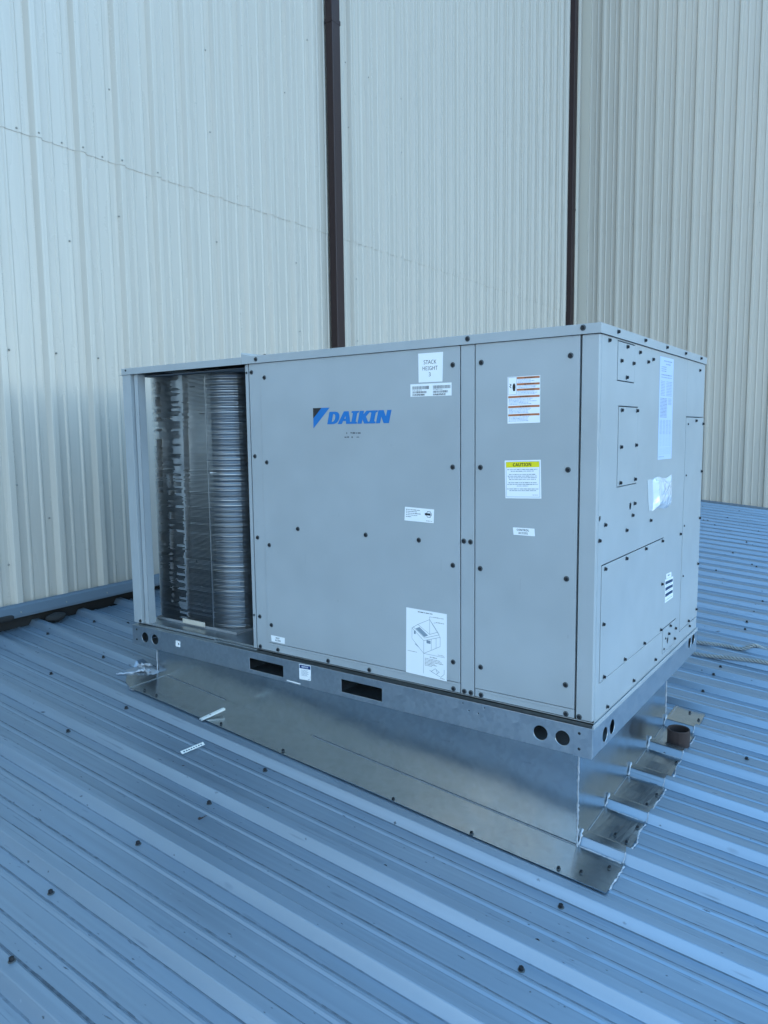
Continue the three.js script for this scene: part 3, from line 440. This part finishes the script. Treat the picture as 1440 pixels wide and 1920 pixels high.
// corner posts of the coil section
for (const [nm, z0, s] of [['front', 0.001, 1], ['rear', DZ + 0.001, -1]]) {
  const po = part('coil_post', join([box(-2.4815, -2.4165, -0.004, H, z0 - 0.003 * s, z0, 0.001), box(-2.4815, -2.4790, -0.004, H, z0 - 0.06 * s, z0 - 0.002 * s, 0.001), box(-2.419, -2.4165, -0.004, H, z0 - 0.022 * s, z0 - 0.001 * s, 0.001), box(-2.402, -2.372, -0.004, H, z0 - 0.0145 * s, z0 - 0.012 * s, 0.001), box(-2.3745, -2.372, -0.004, H, z0 - 0.055 * s, z0 - 0.012 * s, 0.001), box(-2.419, -2.40, -0.004, H, z0 - 0.024 * s, z0 - 0.022 * s, 0.001)]), M.paint, unit);
  if (s > 0) FSC([[-2.428, 0.008]], po, 0.001);
}
// coil: tubes on 25 mm pitch wrapped round three sides, fins between
{
  const path = [], fr = -0.132, xl = -2.452, xr = -1.815, R1 = 0.03, R2 = 0.185, back = -1.40;
  path.push([xl, back]); path.push([xl, fr - R1]);
  for (let i = 1; i <= 5; i++) { const a = Math.PI - i / 5 * Math.PI / 2; path.push([xl + R1 + R1 * Math.cos(a), fr - R1 + R1 * Math.sin(a)]); }
  for (let i = 1; i <= 46; i++) path.push([xl + R1 + (xr - R2 - xl - R1) * i / 46, fr]);
  for (let i = 1; i <= 14; i++) { const a = Math.PI / 2 - i / 14 * Math.PI / 2; path.push([xr - R2 + R2 * Math.cos(a), fr - R2 + R2 * Math.sin(a)]); }
  path.push([xr, back]);
  const acc = [0]; for (let i = 1; i < path.length; i++) acc.push(acc[i - 1] + Math.hypot(path[i][0] - path[i - 1][0], path[i][1] - path[i - 1][1]));
  const nor = path.map((p, i) => { const a = path[Math.max(i - 1, 0)], b = path[Math.min(i + 1, path.length - 1)], dx = b[0] - a[0], dz = b[1] - a[1], l = Math.hypot(dx, dz); return [-dz / l, dx / l]; });
  // 200 fin edges, open slots between them; where fins were bent flat (ragged upright strips) the slots are closed
  const rows = 200, y0 = 0.004, y1 = 1.277, pit = (y1 - y0) / rows, P = [], U = [], SL = [[0, 0], [0.26, 0], [0.31, -1], [0.95, -1]];
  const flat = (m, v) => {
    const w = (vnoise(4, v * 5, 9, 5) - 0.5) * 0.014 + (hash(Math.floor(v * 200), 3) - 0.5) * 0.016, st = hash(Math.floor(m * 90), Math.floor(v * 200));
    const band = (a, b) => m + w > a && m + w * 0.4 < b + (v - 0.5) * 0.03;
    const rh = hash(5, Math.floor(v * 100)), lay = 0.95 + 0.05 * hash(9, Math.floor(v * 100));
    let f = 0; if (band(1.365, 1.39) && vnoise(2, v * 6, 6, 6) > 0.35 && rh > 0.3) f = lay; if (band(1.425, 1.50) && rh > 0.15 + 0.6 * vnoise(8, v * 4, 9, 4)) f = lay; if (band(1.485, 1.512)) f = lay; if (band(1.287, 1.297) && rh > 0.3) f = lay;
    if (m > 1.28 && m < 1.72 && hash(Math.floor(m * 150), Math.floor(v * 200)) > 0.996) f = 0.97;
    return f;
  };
  const pt = (i, j) => { const r = Math.floor(j / 4), e = 0.08 + 0.22 * hash(Math.floor(r / 2), 77), k = [j % 4 === 0 ? 0 : j % 4 === 1 ? e : j % 4 === 2 ? e + 0.05 : 0.95, SL[j % 4][1]], v = (r + k[0]) / rows, bend = acc[i] > 1.7 ? 1 : 0, ph = (v * 50) % 1;
    const o = k[1] * (bend ? 0.020 : 0.030) * (1 - 0.97 * flat(acc[i], r / rows)) + bend * (-0.5 - 0.5 * Math.cos(ph * Math.PI * 2)) * 0.0040 + (1 - flat(acc[i], r / rows)) * (hash(Math.floor(i / 5) * 7, r) - 0.5) * 0.0011 + flat(acc[i], r / rows) * (vnoise(acc[i] * 25, r * 0.11, 99, 99) - 0.5) * 0.004;
    return [path[i][0] + nor[i][0] * o, y0 + (r + k[0]) * pit + 0, path[i][1] + nor[i][1] * o]; };
  const pv = []; for (let i = 0; i < path.length; i++) { pv.push([]); for (let j = 0; j <= rows * 4; j++) pv[i].push(pt(i, j)); }
  const P2 = [], U2 = [];
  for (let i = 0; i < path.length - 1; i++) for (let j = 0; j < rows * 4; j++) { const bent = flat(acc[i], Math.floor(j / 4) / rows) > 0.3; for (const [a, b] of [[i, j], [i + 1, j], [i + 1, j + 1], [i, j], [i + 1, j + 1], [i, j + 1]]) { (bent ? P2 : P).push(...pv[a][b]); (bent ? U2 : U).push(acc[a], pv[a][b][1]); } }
  const geo = (p, u) => { const g = new THREE.BufferGeometry(); g.setAttribute('position', new THREE.Float32BufferAttribute(p, 3)); g.setAttribute('uv', new THREE.Float32BufferAttribute(u, 2)); g.computeVertexNormals(); return g; }, g = geo(P, U);
  const cr = dataTex(512, 512, (u, v) => [1, 0.26 + 0.14 * fbm(u, v, 12), 1]);
  const mat = new THREE.MeshStandardMaterial({ color: lin(0.46, 0.50, 0.54), metalness: 1, roughness: 1, roughnessMap: cr });
  const coil = part('condenser_coil', g, mat, unit);
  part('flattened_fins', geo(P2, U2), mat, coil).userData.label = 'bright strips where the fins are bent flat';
  part('coil_seam', box(xr - R2 - 0.016, xr - R2 - 0.0135, 0.004, 1.262, fr - 0.006, fr - 0.0006, 0.0004), mat, coil);
  part('coil_clip', box(-2.24, -2.07, -0.002, 0.022, fr + 0.004, fr + 0.012, 0.002).translate(0, 0, 0), M.trim, unit);
  part('added_top_sheet', box(xl - 0.005, -1.63, 1.2785, 1.2815, -1.45, fr + 0.05), M.lining, unit);  // added sheet that keeps the gap above the coil dark
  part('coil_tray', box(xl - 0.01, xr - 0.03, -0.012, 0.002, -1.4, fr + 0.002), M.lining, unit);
}

// ------------------------------------------------------------ stickers and lettering on the unit
function canvasMat(w, h, draw, rough = 0.35) {
  const c = document.createElement('canvas'); c.width = w; c.height = h; const x = c.getContext('2d');
  x.fillStyle = '#e9ebec'; x.fillRect(0, 0, w, h); x.textAlign = 'center'; x.textBaseline = 'middle'; draw(x, w, h);
  const t = new THREE.CanvasTexture(c); t.colorSpace = THREE.SRGBColorSpace;
  return new THREE.MeshPhysicalMaterial({ map: t, roughness: rough });
}
const greek = (x, x0, y, w, h, col, s) => { reseed(s); x.fillStyle = col; let p = x0; while (p < x0 + w) { const l = Math.min(h * (0.8 + rnd() * 3.2), x0 + w - p); x.globalAlpha = 0.45 + rnd() * 0.4; x.fillRect(p, y, l, h * 0.62); p += l + h * 0.45; } x.globalAlpha = 1; };
const bars = (x, x0, y, w, h, s) => { reseed(s); x.fillStyle = '#111'; let p = x0; while (p < x0 + w) { const l = 2 + Math.floor(rnd() * 4); x.fillRect(p, y, l, h); p += l + 2 + Math.floor(rnd() * 4); } };
const front = (c, z = 0.0009) => c.map(([a, b]) => [a, b, z]);
const side = (c, x = 0.0009) => c.map(([a, b]) => [x, b, a]);
const stick = (name, c, mat, parent, label) => { const q = quad(c, mat, name, parent); q.userData.label = label; return q; };
stick('sticker', front([[-0.684, 1.268], [-0.577, 1.267], [-0.58, 1.161], [-0.683, 1.162]]), canvasMat(256, 256, (x, w, h) => {
  x.fillStyle = '#05080c'; x.font = '47px sans-serif'; x.fillText('STACK', 122, 80); x.fillText('HEIGHT', 122, 134); x.fillText('3', 122, 188);
}), pa, 'white square sticker reading STACK HEIGHT 3');
stick('sticker', front([[-0.72, 1.157], [-0.542, 1.156], [-0.542, 1.109], [-0.72, 1.111]]), canvasMat(512, 136, (x) => {
  for (const [o, s] of [[26, 1], [286, 2]]) { bars(x, o, 24, 210, 34, s); greek(x, o, 64, 120, 8, '#222', s + 9); bars(x, o, 78, 180, 24, s + 4); greek(x, o, 110, 160, 12, '#111', s + 19); bars(x, o, 116, 150, 14, s + 6); }
}), pa, 'white strip of bar codes');
{ // maker's mark: folded corner and slanted capitals
  const tri = (pts, mat, z) => { const s = new THREE.Shape(pts.map((p) => new THREE.Vector2(...p))), g = new THREE.ExtrudeGeometry(s, { depth: 0.0004, bevelEnabled: false }); g.translate(0, 0, z); const m = part('emblem', metric(g), mat, pa); return m; };
  tri([[-1.203, 1.082], [-1.114, 1.082], [-1.203, 0.999]], M.blue, 0.0003).userData.label = 'blue triangle emblem';
  tri([[-1.203, 1.082], [-1.158, 1.082], [-1.203, 1.040]], M.ink, 0.0008).userData.label = 'black folded corner of the emblem';
  const font = await new FontLoader().loadAsync('fonts/droid/droid_sans_bold.typeface.json');
  const tg = new TextGeometry('DAIKIN', { font, size: 1, depth: 0.01, curveSegments: 6 }); tg.computeBoundingBox(); const b = tg.boundingBox, sx = 0.300 / (b.max.x - b.min.x), sy = 0.0505 / (b.max.y - b.min.y);
  tg.translate(-b.min.x, -b.min.y, 0); tg.scale(sx, sy, 0.04); tg.applyMatrix4(new THREE.Matrix4().makeShear(0, 0, 0.26, 0, 0, 0)); tg.translate(-1.125, 1.0145, 0.0004);
  const q = tg.attributes.position, fat = []; // heavier strokes: two slightly shifted copies joined
  const g2 = tg.clone().translate(0.0045, 0, 0.0001), g3 = tg.clone().translate(-0.0035, 0, 0.00005);
  const lt = part('lettering', metric(join([tg, g2, g3])), M.blue, pa); lt.userData.label = 'blue slanted brand lettering';
  reseed(31); const marks = []; for (const y of [0.9775, 0.961]) for (let x = -1.04; x < -0.96;) { const l = 0.004 + rnd() * 0.01; if (rnd() > 0.2) marks.push(box(x, x + l, y - 0.003 + rnd() * 0.002, y + 0.002 + rnd() * 0.002, -0.001, 0.0002, 0.0001)); x += l + 0.003; }
  part('stamped_note', join(marks), new THREE.MeshStandardMaterial({ color: lin(0.10, 0.11, 0.12), roughness: 0.6 }), pa);
}
stick('sticker', front([[-0.749, 0.694], [-0.618, 0.690], [-0.62, 0.638], [-0.752, 0.641]]), canvasMat(512, 200, (x) => {
  for (let i = 0; i < 5; i++) greek(x, 22, 30 + i * 26, [250, 190, 260, 200, 100][i], 15, '#1a1e26', 40 + i);
  x.strokeStyle = '#2a2e34'; x.lineWidth = 7; x.beginPath(); for (let i = 0; i <= 6; i++) { const a = i * Math.PI / 3; x.lineTo(425 + 50 * Math.cos(a), 80 + 46 * Math.sin(a)); } x.stroke(); x.fillStyle = '#22262c'; x.fillRect(355, 64, 100, 32); greek(x, 380, 172, 105, 12, '#333', 55);
}), pa, 'small white certification sticker with a hexagon mark');
stick('sticker', front([[-0.747, 0.300], [-0.564, 0.297], [-0.565, 0.036], [-0.751, 0.039]]), canvasMat(512, 720, (x) => {
  const L = (c, ...p) => { x.strokeStyle = c; x.lineWidth = 3; x.beginPath(); p.forEach(([a, b], i) => i ? x.lineTo(a, b) : x.moveTo(a, b)); x.stroke(); };
  greek(x, 150, 22, 190, 15, '#333', 61);
  const g = '#5d6a74';
  L(g, [75, 215], [225, 330], [430, 260], [300, 90], [150, 165], [75, 215], [75, 330], [225, 470], [430, 360], [430, 260]); L(g, [225, 330], [225, 470]); L(g, [90, 200], [235, 300], [420, 235]); L(g, [150, 165], [300, 250], [300, 90]); L(g, [300, 250], [400, 210]); L(g, [300, 90], [420, 230]); L(g, [320, 300], [320, 420]); L(g, [380, 275], [380, 385]); L(g, [300, 60], [300, 90]); L(g, [300, 60], [340, 60]); L(g, [350, 120], [380, 112]);
  x.fillStyle = '#8797a3'; x.beginPath(); x.moveTo(120, 215); x.lineTo(170, 190); x.lineTo(280, 265); x.lineTo(230, 290); x.fill(); x.fillStyle = '#7d8b96'; x.fillRect(100, 240, 22, 36); x.fillRect(260, 318, 50, 34); x.beginPath(); x.moveTo(110, 375); x.lineTo(150, 400); x.lineTo(170, 420); x.lineTo(120, 390); x.fill();
  greek(x, 345, 55, 130, 9, '#444', 62); greek(x, 380, 106, 100, 9, '#444', 63); greek(x, 20, 470, 120, 9, '#444', 64); greek(x, 400, 452, 80, 9, '#444', 65);
  L('#6b7680', [225, 470], [225, 690]); L('#6b7680', [225, 470], [490, 470]); greek(x, 300, 492, 90, 12, '#333', 66); for (let i = 0; i < 6; i++) greek(x, 240, 516 + i * 15, [190, 210, 230, 120, 150, 90][i], 9, '#444', 67 + i);
  L(g, [320, 650], [370, 610], [420, 640], [380, 670], [320, 650]); L(g, [300, 640], [350, 660], [440, 690], [480, 650], [480, 600]); L(g, [380, 620], [400, 660]); greek(x, 430, 700, 60, 8, '#333', 76);
}), pa, 'large white sticker with a line drawing of the unit');
stick('sticker', front([[-1.482, 0.0765], [-1.398, 0.076], [-1.399, 0.0485], [-1.479, 0.048]]), canvasMat(256, 84, (x) => { x.fillStyle = '#10161c'; x.font = 'bold 30px sans-serif'; x.fillText('HEAT', 124, 26); x.fillText('ACCESS', 128, 58); }), pa, 'small white sticker reading HEAT ACCESS');
stick('sticker', front([[-0.32, 1.1635], [-0.2, 1.1635], [-0.199, 1.006], [-0.319, 1.004]]), canvasMat(384, 500, (x, w) => {
  const bands = [[112, 6, 266], [112, 74, 266], [112, 132, 266], [8, 206, 370], [8, 312, 370], [8, 400, 370]];
  bands.forEach(([a, y, l], i) => { x.fillStyle = '#b06a45'; x.fillRect(a, y, l, 22); x.fillStyle = '#1c1410'; x.beginPath(); x.moveTo(a + l / 2 - 46, y + 19); x.lineTo(a + l / 2 - 36, y + 3); x.lineTo(a + l / 2 - 26, y + 19); x.fill(); greek(x, a + l / 2 - 18, y + 6, 90, 15, '#3a2a22', 80 + i); });
  [[120, 34, 3], [120, 102, 2], [120, 160, 3], [14, 236, 5], [14, 342, 4], [14, 430, 4]].forEach(([a, y, n], b) => { for (let i = 0; i < n; i++) greek(x, a, y + i * 14, (b < 3 ? 240 : 340) * (0.65 + 0.35 * hash(i, b)), 9, '#5b78b0', 100 + b * 9 + i); });
  x.fillStyle = '#0c0e10'; x.beginPath(); x.ellipse(78, 112, 18, 40, 0, 0, 7); x.fill(); x.fillRect(66, 128, 26, 26); x.strokeStyle = '#0c0e10'; x.lineWidth = 7; x.beginPath(); x.moveTo(26, 76); x.lineTo(44, 88); x.lineTo(26, 104); x.lineTo(46, 120); x.stroke(); x.lineWidth = 3; x.strokeStyle = '#889'; x.strokeRect(8, 6, 100, 186);
}), pc, 'white warning sticker with six orange bands and a hand symbol');
stick('sticker', front([[-0.329, 0.8765], [-0.195, 0.881], [-0.191, 0.749], [-0.325, 0.7445]]), canvasMat(512, 512, (x) => {
  x.fillStyle = '#e2d411'; x.fillRect(18, 20, 474, 76); x.fillStyle = '#05070a'; x.font = 'bold 60px sans-serif'; x.fillText('CAUTION', 250, 60); x.strokeStyle = '#6d8aa6'; x.lineWidth = 4; x.strokeRect(18, 20, 474, 472);
  [[120, 430], [142, 330], [186, 380], [208, 420], [230, 400], [252, 380], [296, 400], [318, 440], [340, 160], [380, 450], [402, 380]].forEach(([y, w], i) => greek(x, 250 - w / 2, y, w, 15, '#4b5c70', 200 + i)); greek(x, 390, 462, 80, 9, '#445', 215);
}), pc, 'white sticker with a yellow CAUTION heading');
stick('sticker', front([[-0.296, 0.644], [-0.215, 0.6445], [-0.213, 0.618], [-0.293, 0.618]]), canvasMat(384, 128, (x) => { x.fillStyle = '#141c24'; x.font = 'bold 48px sans-serif'; x.fillText('CONTROL', 176, 38); x.fillText('ACCESS', 176, 90); }), pc, 'small white sticker reading CONTROL ACCESS');
const railZ = 0.0066;
stick('sticker', front([[-1.311, -0.025], [-1.243, -0.022], [-1.245, -0.090], [-1.311, -0.094]], railZ), canvasMat(256, 268, (x) => { x.fillStyle = '#12346c'; x.fillRect(10, 12, 236, 62); x.fillStyle = '#dfe6f0'; x.font = 'bold 40px sans-serif'; x.fillText('NOTICE', 128, 44); for (let i = 0; i < 7; i++) greek(x, 50, 96 + i * 16, [150, 130, 156, 140, 156, 120, 140][i], 12, '#66788c', 230 + i); greek(x, 190, 246, 46, 12, '#223', 240); }), unit, 'white sticker with a navy NOTICE heading on the rail');
stick('sticker', front([[-2.142, -0.051], [-2.108, -0.051], [-2.109, -0.081], [-2.143, -0.081]], railZ), canvasMat(96, 128, (x) => { x.fillStyle = '#39444e'; x.fillRect(50, 46, 28, 34); greek(x, 16, 24, 30, 10, '#445', 251); }), unit, 'tiny white tag on the rail');
stick('sticker', front([[-1.387, -0.112], [-1.306, -0.114], [-1.306, -0.119], [-1.387, -0.117]], railZ), M.white, unit, 'thin white strip of tape on the rail');
const rateMat = canvasMat(512, 1000, (x, w, h) => {
  x.fillStyle = '#b9cbe8'; x.fillRect(0, 0, w, h); const c = '#4c6488';
  greek(x, 150, 30, 300, 16, c, 260); greek(x, 220, 60, 180, 14, c, 261); for (let i = 0; i < 3; i++) greek(x, 60, 90 + i * 20, 180, 13, c, 262 + i); greek(x, 60, 165, 400, 16, c, 266); greek(x, 60, 190, 400, 12, c, 267);
  for (let i = 0; i < 10; i++) { greek(x, 50, 230 + i * 15, 150, 9, c, 270 + i); greek(x, 250, 230 + i * 15, 220, 9, c, 290 + i); }
  for (let i = 0; i < 14; i++) { greek(x, 40, 395 + i * 14, 250, 11, '#3c5274', 310 + i); if (i < 5) greek(x, 330, 395 + i * 14, 130, 9, c, 330 + i); }
  for (let i = 0; i < 22; i++) for (let k = 0; k < 4; k++) greek(x, 40 + k * 112, 610 + i * 12, 84, 8, i < 12 ? '#54709c' : '#8fa6cb', 340 + i * 4 + k); for (let i = 0; i < 6; i++) greek(x, 30, 885 + i * 12, 440, 6, '#8fa6cb', 450 + i); greek(x, 20, 970, 200, 10, c, 460);
}, 0.3);
stick('sticker', side([[-0.695, 1.265], [-0.899, 1.267], [-0.910, 0.855], [-0.702, 0.857]]), rateMat, pr, 'tall bluish rating plate covered in small print');
stick('sticker', side([[-0.869, 0.340], [-1.001, 0.333], [-1.008, 0.237], [-0.876, 0.237]]), canvasMat(256, 220, (x) => { x.fillStyle = '#132b4e'; for (let i = 0; i < 3; i++) x.fillRect(12, 22 + i * 58, 232, 30); for (let i = 0; i < 2; i++) greek(x, 20, 62 + i * 58, 190, 10, '#678', 470 + i); greek(x, 20, 196, 200, 12, '#678', 475); }), pr, 'white sticker with three navy bars');
stick('sticker', side([[-0.885, 0.362], [-0.968, 0.358], [-0.970, 0.336], [-0.887, 0.341]]), canvasMat(128, 40, (x) => greek(x, 34, 12, 64, 18, '#5a6670', 480)), pr, 'small white tag above the barred sticker');
{ // clear document pouch with papers, taped to the side
  const n = 14, P = [], U = [], pt = (a, b) => { const u = a / n, v = b / n, z = -0.645 - 0.28 * u - 0.006 * Math.sin(v * 5), y = 0.655 + 0.128 * v + 0.006 * Math.sin(u * 7); const e = Math.min(u, 1 - u, v, 1 - v) * 6, w = Math.min(1, e); return [0.0014 + w * (0.007 + 0.006 * (1 - u) + 0.005 * vnoise(u * 5 + 3, v * 5, 50, 50) + 0.003 * vnoise(u * 14, v * 9, 50, 50)), y, z]; };
  for (let a = 0; a < n; a++) for (let b = 0; b < n; b++) for (const [i, j] of [[a, b], [a + 1, b + 1], [a, b + 1], [a, b], [a + 1, b], [a + 1, b + 1]]) { P.push(...pt(i, j)); U.push(i / n, j / n); }
  const g = new THREE.BufferGeometry(); g.setAttribute('position', new THREE.Float32BufferAttribute(P, 3)); g.setAttribute('uv', new THREE.Float32BufferAttribute(U, 2)); g.computeVertexNormals();
  const m = part('document_pouch', g, new THREE.MeshPhysicalMaterial({ color: lin(0.66, 0.72, 0.80), roughness: 0.22, clearcoat: 1, clearcoatRoughness: 0.1 }), pr); m.userData.label = 'glossy plastic pouch of papers taped to the side';
  quad(side([[-0.562, 0.784], [-0.650, 0.784], [-0.650, 0.656], [-0.595, 0.661]], 0.0012), new THREE.MeshPhysicalMaterial({ color: lin(0.50, 0.55, 0.58), roughness: 0.2 }), 'tape_flap', pr);
}

// ------------------------------------------------------------ loose things on the roof
{
  const pts = (l) => l.map(([x, z]) => new THREE.Vector3(x, roofY(x, z) + 0.015, z));
  const t = thing('rope', [-0.1, panY(-0.1, -2.6), -2.6], 'grey twisted rope lying doubled across the roof ribs behind the unit', 'rope');
  const curve = new THREE.CatmullRomCurve3(pts([[0.9, -2.60], [0.5, -2.53], [0.188, -2.475], [0.029, -2.46], [-0.058, -2.452], [-0.146, -2.43], [-0.216, -2.42], [-0.5, -2.42], [-0.75, -2.5], [-0.62, -2.66], [-0.35, -2.67], [-0.259, -2.67], [-0.18, -2.69], [-0.087, -2.735], [0.011, -2.75], [0.078, -2.785], [0.134, -2.85], [0.5, -2.95], [0.9, -2.9]]));
  const n = 700, fr = curve.computeFrenetFrames(n), len = curve.getLength();
  for (let s = 0; s < 3; s++) {
    const q = []; for (let i = 0; i <= n; i++) { const a = i / n * len / 0.065 * Math.PI * 2 + s * 2.094, p = curve.getPointAt(i / n), N = new THREE.Vector3(0, 1, 0), T = fr.tangents[i], B = new THREE.Vector3().crossVectors(T, N).normalize(); N.crossVectors(B, T); q.push(p.addScaledVector(N, Math.cos(a) * 0.0070).addScaledVector(B, Math.sin(a) * 0.0070)); }
    part('strand', metric(new THREE.TubeGeometry(new THREE.CatmullRomCurve3(q), 1400, 0.0052, 6)), M.rope, t);
  }
}
{
  const x = 0.031, z = -1.062, y = panY(x, z) + 0.005, t = thing('pipe_stub', [x, y, z], 'short dark rusty pipe ring standing on the curb flange beside the unit', 'pipe');
  const g = new THREE.LatheGeometry([[0.043, 0], [0.043, 0.072], [0.0445, 0.0745], [0.0475, 0.0745], [0.0488, 0.072], [0.0488, 0]].map(([a, b]) => new THREE.Vector2(a, b)), 40); g.translate(x, y, z); part('ring', metric(g), M.rust, t);
  part('split_seam', box(x - 0.002, x + 0.002, y, y + 0.072, z + 0.0475, z + 0.0505, 0.0008).translate(0.012, 0, -0.001), M.rust, t);
}
{
  const lay = (name, a, b, w, label, make) => { const A = new THREE.Vector3(...a), B = new THREE.Vector3(...b), L = A.distanceTo(B), t = thing(name, [(a[0] + b[0]) / 2, (a[1] + b[1]) / 2, (a[2] + b[2]) / 2], label, 'metal strip'); const m = new THREE.Matrix4().lookAt(A, B, new THREE.Vector3(0, 1, 0)); for (const [nm, g, mt] of make(L, w)) { const me = shade(new THREE.Mesh(g, mt)); me.name = numbered(nm); t.add(me); } t.setRotationFromMatrix(m); t.rotateY(-Math.PI / 2); };
  const yA = panY(-1.71, 0.2) + 0.014;
  lay('metal_strip', [-1.714, yA, 0.228], [-1.692, yA + 0.016, 0.104], 0.016, 'short white channel strip with one hole, lying on the curb flange', (L, w) => [['channel', join([box(-L / 2, L / 2, 0, 0.002, -w / 2, w / 2, 0.0005), box(-L / 2, L / 2, -0.007, 0.001, w / 2 - 0.002, w / 2, 0.0005), box(-L / 2, L / 2, -0.007, 0.001, -w / 2, -w / 2 + 0.002, 0.0005)]), M.strip], ['hole', new THREE.CylinderGeometry(0.0035, 0.0035, 0.001, 10).translate(0.012, 0.0021, 0), M.ink]]);  // the hole is a black disc painted for its dark inside
  const yB = roofY(-1.53, 0.43);
  lay('metal_strip', [-1.537, panY(-1.53, 0.45) + 0.014, 0.480], [-1.524, panY(-1.53, 0.4) + 0.018, 0.372], 0.016, 'short perforated metal strip with a row of slots, lying loose on the roof pan', (L, w) => [['band', plate(rect(-L / 2, L / 2, -w / 2, w / 2), 0.0014, 0.0002, Array.from({ length: 8 }, (_, i) => ['r', -L / 2 + 0.010 + i * (L - 0.016) / 8, -L / 2 + 0.017 + i * (L - 0.016) / 8, -0.0038, 0.0038])).rotateX(-Math.PI / 2 - 0.5), M.strip]]);
}
{
  const put = (x, z, rx, rz, label) => { const t = thing('loose_screw', [x, roofY(x, z) + 0.008, z], label, 'screw'); const h = new THREE.CylinderGeometry(0.007, 0.007, 0.005, 6), s = new THREE.CylinderGeometry(0.0028, 0.001, 0.03, 8); h.translate(0, 0.015, 0); for (const [nm, g] of [['head', h], ['shank', s]]) { const m = shade(new THREE.Mesh(g, M.rust)); m.name = numbered(nm); t.add(m); } t.rotation.set(rx, 0.6, rz); };
  put(-1.46, 0.545, 1.45, 0.3, 'loose dark screw lying near the perforated strip');
  put(-1.13, 0.72, 1.5, 1.2, 'loose dark screw lying on a minor rib in the foreground');
}
scene.traverse((o) => { if (o.isMesh) o.castShadow = o.receiveShadow = true; delete o.userData.origin; });
renderer.render(scene, camera);
